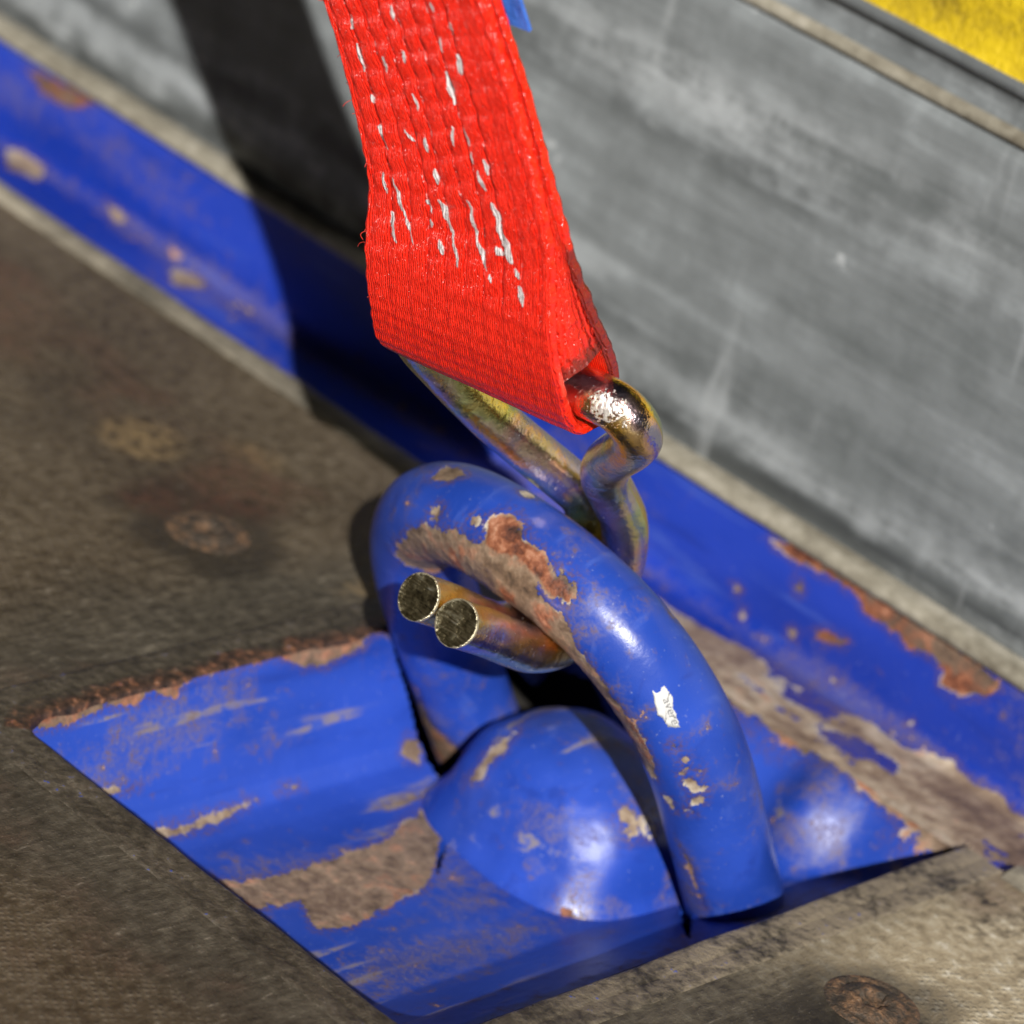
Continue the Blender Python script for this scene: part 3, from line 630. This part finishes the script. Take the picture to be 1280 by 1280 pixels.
# ---------------------------------------------------------------- grey side panel
panel = empty('truck_dropside', 'scuffed grey metal truck dropside with a yellow top band behind the strap', 'dropside', (0, 205, 26))
pp = [(196.5, 25.5), (196.0, 27.5), (195.4, 31), (195.2, 40), (195.2, 60), (195.2, 80), (195.2, 100), (195.2, 118), (195.2, 125.5), (196.4, 126.6), (196.8, 127.2)]
xs2 = np.concatenate([np.arange(-900, -300, 20.), np.arange(-300, 200, 3.), np.arange(200, 620, 20.)])
pr = resample(np.array(pp, float), 2.5)
def panel_attrs(V):
    P = V.reshape(-1, 3); zz = P[:, 2] + 5 * fnoise(P * [.25, 1, 1], 30, 81, 4); n = fnoise(P * [.3, 1, 1], 18, 82, 5)
    bd = lambda c, w: np.exp(-((zz - c) / w) ** 2)
    return {'lo': fnoise(P * [.55, 1, 1], 45, 83, 5) + .5 * fnoise(P, 14, 84, 4), 'band': np.clip(.9 * bd(38, 5) + .75 * bd(104, 6) + .5 * bd(53, 5) * (n > 0), 0, 1) * np.clip(.6 + n, 0, 1),
            'dark': np.clip(1.2 * bd(31, 3.5) + .8 * bd(46, 4) + .6 * bd(95, 5) + .7 * bd(133.5, 3), 0, 1) * np.clip(.75 + 1.2 * n, 0, 1)}
def sheet(name, prof, j, sc, sd, mat, label=None):
    V = sweep_x(prof, xs2, j, sc, sd)
    return part(name, mesh_np(name, V, grid_faces(len(xs2), len(prof)), attrs=panel_attrs(V)), mat, panel, label)
sheet('panel_sheet', pr, .5, 40, 11, PANEL_M)
bp = [(196.6, 126.8), (195.2, 127.3), (194.6, 128.2), (195.0, 129.2), (196.2, 130.4)]
part('ridge', mesh_np('ridge', sweep_x(bp, xs2, .25, 15, 12), grid_faces(len(xs2), len(bp))), LIP_M, panel, 'thin ochre edged ridge along the panel')
cp = [(196.2, 130.4), (197.4, 131.2), (197.6, 134.5), (197.0, 136.6), (195.0, 137.4), (194.4, 138.8), (194.6, 140.4)]
sheet('channel', cp, .25, 25, 13, PANEL_M)
yp = [(194.6, 140.3), (195.0, 140.8), (195.1, 150), (195.1, 190), (196.0, 192), (240, 192)]
part('yellow_band', mesh_np('yellow_band', sweep_x(yp, xs2, .2, 30, 14), grid_faces(len(xs2), len(yp))), YEL_M, panel, 'worn yellow painted band above the ridge')
bk = [(240, 192), (240, 26), (196.5, 25.5)]
sheet('panel_back', bk, 0, 1, 1, PANEL_M)

# ---------------------------------------------------------------- recess for the lashing ring
pan = empty('lashing_recess', 'blue painted sunken steel pan in the floor, scraped to rust', 'recess', (57, 80, -47))
V, A, B = pan_mesh()
Q = np.stack([A.ravel(), B.ravel()], 1)
wear = np.full(len(Q), -30.0); tone = np.full(len(Q), .3)
for p in WEAR['pan_bare']: d = sd_poly(Q, p); wear = np.maximum(wear, d); tone = np.where(d > -3, .5, tone)
for i, p in enumerate(WEAR['pan_beige']):
    d = sd_poly(Q, p); wear = np.maximum(wear, d - (.3 if i != 1 else 1.0)); tone = np.where(d > -3, .34 if i == 1 else .1, tone)
# the back slope is rubbed bare where it meets the rail, and the far right lip too
Vf = V.reshape(-1, 3)
d = (Vf[:, 1] - 163.0) * .6 + 1.6 * fnoise(Vf, 12, 8); wear = np.maximum(wear, np.where(Vf[:, 0] > 5, d, -30)); tone = np.where((Vf[:, 1] > 157) & (Vf[:, 0] > 5), .35, tone)
Fp = grid_faces(*A.shape); cq = Q[Fp].mean(1)
cut = np.zeros(len(Fp), bool)
for p in WEAR['pan_cut'] + WEAR['pan_cut2']: cut |= sd_poly(cq, p) > 0     # slots the ring's legs pass through
part('basin', mesh_np('basin', V, Fp[~cut], attrs={'wear': wear, 'tone': tone, **slow(V, 131, 26, 16, 7, (1, .4, 1))}), PAINT_PAN, pan)
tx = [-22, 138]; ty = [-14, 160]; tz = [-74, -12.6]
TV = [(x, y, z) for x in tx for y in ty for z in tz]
part('light_block', mesh_np('light_block', TV, np.array([(0, 2, 6, 4), (0, 1, 3, 2), (4, 6, 7, 5), (0, 4, 5, 1), (2, 3, 7, 6)]), smooth=False), BLOCK_M, pan)  # added box below the pan, blocks light so the slots read black
# flush rim around three sides, with a rounded inner lip
def rim_mesh():
    # inner outline of the opening (three sides, rounded corners) and outward normals
    r = 7.0; pts = []
    pts += [(0, y) for y in np.arange(163, r, -1.2)]
    pts += [(r + r * math.cos(a), r + r * math.sin(a)) for a in np.linspace(math.pi, 1.5 * math.pi, 10)]
    pts += [(x, 0) for x in np.arange(r + 1, 115 - r, 1.2)]
    pts += [(115 - r + r * math.cos(a), r + r * math.sin(a)) for a in np.linspace(1.5 * math.pi, 2 * math.pi, 10)]
    pts += [(115, y) for y in np.arange(r + 1, 162, 1.2)]
    P = np.array(pts, float); t = np.gradient(P, axis=0); t /= np.linalg.norm(t, axis=1)[:, None]
    o = np.stack([t[:, 1], -t[:, 0]], 1)                    # outward (walking down the left side first)
    prof = [(-.35, -2.2), (-.2, -.9), (.15, -.2), (.8, .05), (1.8, .12), (3.4, .14), (4.9, .10), (5.3, -.02), (5.6, -.02), (6.0, .08), (7.5, .12), (9.2, .10), (10.6, .08), (10.9, -.3)]
    wv = .9 * fnoise(np.concatenate([P, 0 * P[:, :1]], 1), 22, 44, 4)[:, None]
    V = np.stack([np.concatenate([P + o * (a + wv * np.clip(1 - a / 6, 0, 1)), np.full((len(P), 1), b)], 1) for a, b in prof], 1)
    d = .16 * fnoise(V.reshape(-1, 3), 7, 4).reshape(V.shape[:2]); V[..., 2] += d * np.linspace(1, .3, len(prof))
    return V
V = rim_mesh()
rr_ = np.linspace(1.1, -.6, V.shape[1])[None] * np.where(V[:, :1, 0] < 4, 1.0, .35) + np.where(V[:, :1, 0] < 4, .1, -.15)
part('rim', mesh_np('rim', V, grid_faces(*V.shape[:2], flip=True), attrs={'rust': rr_, 'pale': np.where(V[..., 0] > 110, np.clip((V[..., 1] - 10) / 70, 0, .95), 0)}), RIM_M, pan, 'blackened worn steel rim flush with the floor')
V, BX, BZ = boss_mesh()
Q = np.stack([BX.ravel(), BZ.ravel()], 1); fr = (V[..., 1] < BOSS_C[1] + 6).ravel()
wear = np.full(len(Q), -30.0); tone = np.full(len(Q), -.1)
for p in WEAR['boss_bare']: wear = np.maximum(wear, np.where(fr, sd_poly(Q, p) - .2, -30))
d = 2.4 - np.hypot((Q[:, 0] - 19) * .9, (Q[:, 1] + 4) * .25); wear = np.maximum(wear, d); tone = np.where(d > -2, .8, tone)
part('hinge_boss', mesh_np('hinge_boss', V, grid_faces(*BX.shape), attrs={'wear': wear, 'tone': tone, **slow(V, 151)}), PAINT_PAN, pan)
# ---------------------------------------------------------------- lashing ring
ring = empty('lashing_ring', 'thick blue steel lashing ring with chipped paint and rust, standing in the recess', 'ring', tuple(PIV + np.array([RX, 0, 0])))
cw, nrm, s, th = ring_mesh(.45, 156)
tt = np.where(th > np.pi, th - 2 * np.pi, th) * RR
SS, TT = np.meshgrid(s, tt, indexing='ij'); Q = np.stack([SS.ravel(), TT.ravel()], 1)
wear = np.full(len(Q), -30.0); tone = np.full(len(Q), .3)
for i, p in enumerate(WEAR['ring_bare']): d = sd_poly(Q, p); wear = np.maximum(wear, d); tone = np.where(d > -3, (.34, -.3, .35, .45, .5)[i], tone)
for p in WEAR['ring_red']: d = sd_poly(Q, p); tone = np.maximum(tone, np.clip(.3 + d * .45, .3, 1.15))
for c, r in WEAR['ring_spots']: d = r - np.hypot(*(Q - np.array(c)).T); wear = np.maximum(wear, d + .1); tone = np.where(d > -2.0, -.45, tone)
C0 = cw[:, None] + RR * nrm; fl = C0.reshape(-1, 3)
fray = fnoise(fl, 4, 21).reshape(SS.shape) * 1.0
bare = 1 / (1 + np.exp(-(wear.reshape(SS.shape) + fray) / .35))
rad = RR + .22 * fnoise(fl, 30, 22).reshape(SS.shape) - .28 * bare + .16 * bare * fnoise(fl, 1.6, 23, 3).reshape(SS.shape)
V = cw[:, None] + rad[..., None] * nrm
part('ring_bar', mesh_np('ring_bar', V, grid_faces(len(s), len(th), wrap=True, flip=True), attrs={'wear': wear, 'tone': tone, **slow(V, 191, 26, 13, 5)}), PAINT, ring)
def ring_at(sq, tq, lift):
    sq = np.asarray(sq, float); a = np.asarray(tq, float) / RR
    c = at_s(cw, s, sq); p2 = ring_path(.45); tg = np.gradient(p2, axis=0); tg /= np.linalg.norm(tg, axis=1)[:, None]
    o2 = at_s(np.stack([tg[:, 1], -tg[:, 0]], 1), s, sq)
    n = o2[..., :1] * np.array([1.0, 0, 0]) + o2[..., 1:] * WV
    n = n * np.cos(a)[..., None] + NV * np.sin(a)[..., None]
    base = RR + .22 * fnoise((c + RR * n).reshape(-1, 3), 30, 22).reshape(a.shape)
    return c + (base + lift)[..., None] * n
# scrap of a paper sticker: torn outline, fine grid clipped to it
po = np.array(WEAR['sticker']); lo, hi = po.min(0), po.max(0)
fine = []
for a, b in zip(po, np.roll(po, -1, 0)):
    for t_ in np.linspace(0, 1, 6, endpoint=False):
        q = a + (b - a) * t_; fine.append(q + np.array([.12 * math.sin(31 * q[0] + 7 * q[1]), .12 * math.sin(23 * q[1] + 11 * q[0])]))
fine = np.array(fine); cen = fine.mean(0)
rings_ = [cen + (fine - cen) * f_ for f_ in (1.0, .8, .6, .4, .2, .02)]
P2 = np.stack(rings_, 1)
top = ring_at(P2[..., 0], P2[..., 1], .16); edge = ring_at(P2[:, :1, 0], P2[:, :1, 1], -.1)
V = np.concatenate([edge, top], 1); m, n = V.shape[:2]
F = []
for i in range(m):
    for j in range(n - 1): F.append((i * n + j, ((i + 1) % m) * n + j, ((i + 1) % m) * n + j + 1, i * n + j + 1))
stk = part('sticker', mesh_np('sticker', V, np.array(F)), STK_M, ring, 'torn scrap of white sticker with grey letters')
te = WEAR['text']; a0, a1 = np.array(te[0]), np.array(te[1]); ctr = (a0 + a1) / 2; ex = (a1 - a0) / np.linalg.norm(a1 - a0); ey = np.array([-ex[1], ex[0]]); ey = ey if ey[1] > 0 else -ey
tm = sunk_text('avere', 2.25)
tv = np.array([tuple(v_.co) for v_ in tm.vertices]); tf = [tuple(p_.vertices) for p_ in tm.polygons]
st_ = ctr + tv[:, :1] * ex + tv[:, 1:2] * ey
tv3 = ring_at(st_[:, 0], st_[:, 1], .22)
bpy.data.meshes.remove(tm)
tmesh = bpy.data.meshes.new('lettering'); tmesh.from_pydata([tuple(p_ * MM) for p_ in tv3], [], tf); tmesh.update()
part('lettering', tmesh, INK_M, stk)

# ---------------------------------------------------------------- wire hook
hook = empty('wire_hook', 'iridescent yellow zinc double wire hook holding the blue ring', 'hook', tuple(place(55, 0, -16)))
H = hook_path(.6); t, U_, B_ = tube_frames(H); WR = 4.7
an = np.linspace(0, 2 * np.pi, 40, endpoint=False)
V = H[:, None] + WR * (np.cos(an)[None, :, None] * U_[:, None] + np.sin(an)[None, :, None] * B_[:, None])
V += (.07 * fnoise(V.reshape(-1, 3), 7, 31).reshape(V.shape[:2]))[..., None] * (V - H[:, None]) / WR
fl = V.reshape(-1, 3)
def frost(c, r): return r - np.linalg.norm(fl - np.array(c), axis=1)
fc = np.maximum(frost((78.5, 47.9, 100.7), 6.0), frost((82.5, 48.6, 99.8), 4.5)); fc = np.maximum(fc, frost((36, 66, 77.7), 3.0))
sarc = arclen(H)
hue = (an / (2 * np.pi))[None, :] + sarc[:, None] / 61.0 + .55 * fnoise(fl, 13, 33, 3).reshape(V.shape[:2])
hue = np.abs(np.mod(hue, 2.0) - 1.0)
part('wire', mesh_np('wire', V, grid_faces(len(H), len(an), wrap=True, flip=False), attrs={'frost': fc - 3.3, 'hue': hue}), ZINC_M, hook)
for i, sg in ((0, -1), (-1, 1)):
    rr = np.array([1.0, 1.01, .975, .93, .75, .5, .25, .01]); hh = np.array([-.5, .12, .26, .16, .05, .0, .03, .02])
    g = np.random.default_rng(3 + i)
    ring_ = []
    for r_, h_ in zip(rr, hh):
        ring_.append(H[i] + t[i] * sg * (h_ + .06 * np.sin(3 * an + i)[:, None] * (r_ > .8)) + (WR + .02) * r_ * (np.cos(an)[:, None] * U_[i] + np.sin(an)[:, None] * B_[i]))
    V = np.stack(ring_, 0); V += (.10 * fnoise(V.reshape(-1, 3), 1.2, 40 + i).reshape(V.shape[:2]))[..., None] * t[i] * sg * (rr[:, None, None] < .95)
    part('cut_end', mesh_np('cut_end', V, grid_faces(len(rr), len(an), wrap=True, flip=(sg == -1)), attrs={'rad': np.repeat(rr, len(an))}), CUT_M, hook, 'dull sheared end of the wire with a bright burr')

# ---------------------------------------------------------------- red strap
strap = empty('webbing_strap', 'bright red woven lashing strap looped through the wire hook', 'strap', tuple(place(49, 4.5, 39)))
V, U, S, GR = strap_mesh()
Q = np.stack([U.ravel(), S.ravel()], 1); sc = np.full(len(Q), -5.0)
for a, b, r in WEAR['scuff']: sc = np.maximum(sc, sd_caps(Q, a, b, r * 2.1))
fr = (np.abs(S) > 0).ravel()
darkening = np.exp(-((np.abs(U) - 21.7) / 1.2) ** 2) * np.clip((S - 2) / 10, 0, 1) * np.clip((48 - S) / 10, 0, 1)  # darker along both edges of the back layer, just past the loop
upper = np.clip((-S - 34) / 6, 0, 1) * np.exp(-(U / 14) ** 4)
part('webbing', mesh_np('webbing', V, grid_faces(*U.shape, wrap=True), attrs={'scuff': sc, 'groove': GR, 'darkening': darkening, 'upper': upper}, uv=np.stack([U, S], -1)), WEB_M, strap)
fw, nf, nb = strap_fill(); uw = np.linspace(-21.2, 21.2, 60)
FU, FW = np.meshgrid(uw, fw, indexing='ij'); wig = .25 * fnoise(np.stack([FU.ravel(), FW.ravel(), 0 * FU.ravel()], 1), 3, 66, 3).reshape(FU.shape)
rim_u = FU + np.sign(FU) * np.where(np.abs(FU) > 20.8, wig + .10 * np.sin(FW * 2 * np.pi / 4.5), 0)
fa, fb = strap_place(rim_u, nf[None], FW), strap_place(rim_u, nb[None], FW)
mid = strap_place(rim_u[[0, -1]] + np.array([[-.7], [.7]]), ((nf + nb) / 2)[None], FW[[0, -1]])
m, n = FU.shape
V2 = np.concatenate([mid[:1], fa, mid[1:], fb[::-1]], 0); nl = len(V2)
G = grid_faces(nl, n)
G = np.vstack([G, np.stack([(nl - 1) * n + np.arange(n - 1), np.arange(n - 1), np.arange(1, n), (nl - 1) * n + np.arange(1, n)], 1)])
cap = [(1 + i, ) for i in range(0)]
zc = np.zeros(nl * n)
bot = np.array([[(1 + i) * n, (2 + i) * n, (nl - 2 - i) * n, (nl - 1 - i) * n] for i in range(m - 1)])
G = np.vstack([G, bot])
uvf = np.stack(np.broadcast_arrays(np.concatenate([[-25], uw, [25], uw[::-1]])[:, None] * .35, fw[None]), -1)
gap_shade = np.broadcast_to(np.clip((17 - fw) / 8, 0, 1)[None], (nl, n))  # shade inside the loop's gap, painted into the lower inner layers
part('inner_layer', mesh_np('inner_layer', V2, G, attrs={'scuff': zc - 5, 'groove': zc, 'darkening': gap_shade, 'upper': zc}, uv=uvf), WEB_M, strap, 'inner layers of the folded red webbing with painted gap shade')
# blue cloth label sewn in at the back, its edge showing past the webbing
lu = np.linspace(6, 23.6, 12); lw = np.concatenate([[69.0], np.arange(69.3, 255, 4)])
def lab(off): LU, LW = np.meshgrid(lu, lw, indexing='ij'); return strap_place(LU + .3 * np.sin(LW / 9), 1.1 + off + .25 * np.sin(LW / 13 + LU / 9), LW)
a, b = lab(.0), lab(.7); V = np.concatenate([a.reshape(-1, 3), b.reshape(-1, 3)]); m, n = a.shape[:2]
G1 = grid_faces(m, n); G2 = grid_faces(m, n, flip=True) + m * n
E_ = []
for j in range(n - 1): E_ += [((m - 1) * n + j, (m - 1) * n + j + 1, m * n + (m - 1) * n + j + 1, m * n + (m - 1) * n + j), (j, m * n + j, m * n + j + 1, j + 1)]
for i in range(m - 1): E_ += [(i * n, (i + 1) * n, m * n + (i + 1) * n, m * n + i * n)]
part('sewn_label', mesh_np('sewn_label', V, np.vstack([G1, G2, np.array(E_)]), smooth=False), LBL_M, strap, 'blue label edge behind the red strap')
# loose fibres along the near edge
def fibre(pts, r=.06):
    P = catmull(pts, .25); t_, u_, b_ = tube_frames(P); a_ = np.linspace(0, 2 * np.pi, 5, endpoint=False)
    V = P[:, None] + r * (np.cos(a_)[None, :, None] * u_[:, None] + np.sin(a_)[None, :, None] * b_[:, None])
    return mesh_np('loose_thread', V, grid_faces(len(P), 5, wrap=True))
rg = np.random.default_rng(12)
for s_ in list(rg.uniform(-85, -28, 16)) + [-33.0, -55, -57, -14, -20]:
    i = int(np.argmin(np.abs(strap_path()[1] - s_))); c = strap_path()[0][i]
    L = rg.uniform(.6, 1.7) * (1.7 if s_ == -33.0 else 1)
    b0 = strap_place(-21.5, c[0], c[1])
    d1 = np.array([-.8, -.2, .1]) + rg.normal(0, .35, 3); d2 = rg.normal(0, .7, 3)
    part('loose_thread', fibre([b0, b0 + d1 * L * .5, b0 + d1 * L + d2 * .4 * L, b0 + d1 * L * 1.1 + d2 * L]), THREAD_M, strap)

# ---------------------------------------------------------------- floor screws
def screw(name, label, x, y, rot):
    o = empty(name, label, 'screw', (x, y, 0), 'rusty screws in the floor boards')
    a_ = np.linspace(0, 2 * np.pi, 48, endpoint=False)
    prof = [(9.6, -.05), (9.0, .25), (8.2, .42), (7.4, .30), (6.9, .12), (6.4, .55), (5.4, 1.0), (4.0, 1.2), (2.9, 1.15), (2.5, .35), (1.2, .15), (.02, .12)]
    V = np.stack([np.stack([x + r * np.cos(a_), y + r * np.sin(a_), np.full(48, h)], 1) for r, h in prof], 0)
    V[..., 2] += .28 * fnoise(V.reshape(-1, 3), 2.4, 50 + int(x)).reshape(V.shape[:2]) * np.array([0] + [1] * 11)[:, None]
    # star drive: push the rim of the recess out and in six times
    k_ = np.array([0, 0, 0, 0, 0, 0, 0, 0, .35, .5, .3, 0])[:, None] * np.cos(6 * (a_ + rot))[None]
    V[..., 0] += k_ * np.cos(a_); V[..., 1] += k_ * np.sin(a_)
    part('screw_head', mesh_np('screw_head', V, grid_faces(12, 48, wrap=True, flip=False)), RUST_M, o)
screw('floor_screw', 'rusty screw head in the dark floor left of the ring', -47.1, 92.3, .2)
screw('floor_screw', 'rusty screw head in the pale scuffed floor at the lower right', 145.2, 93.3, .6)
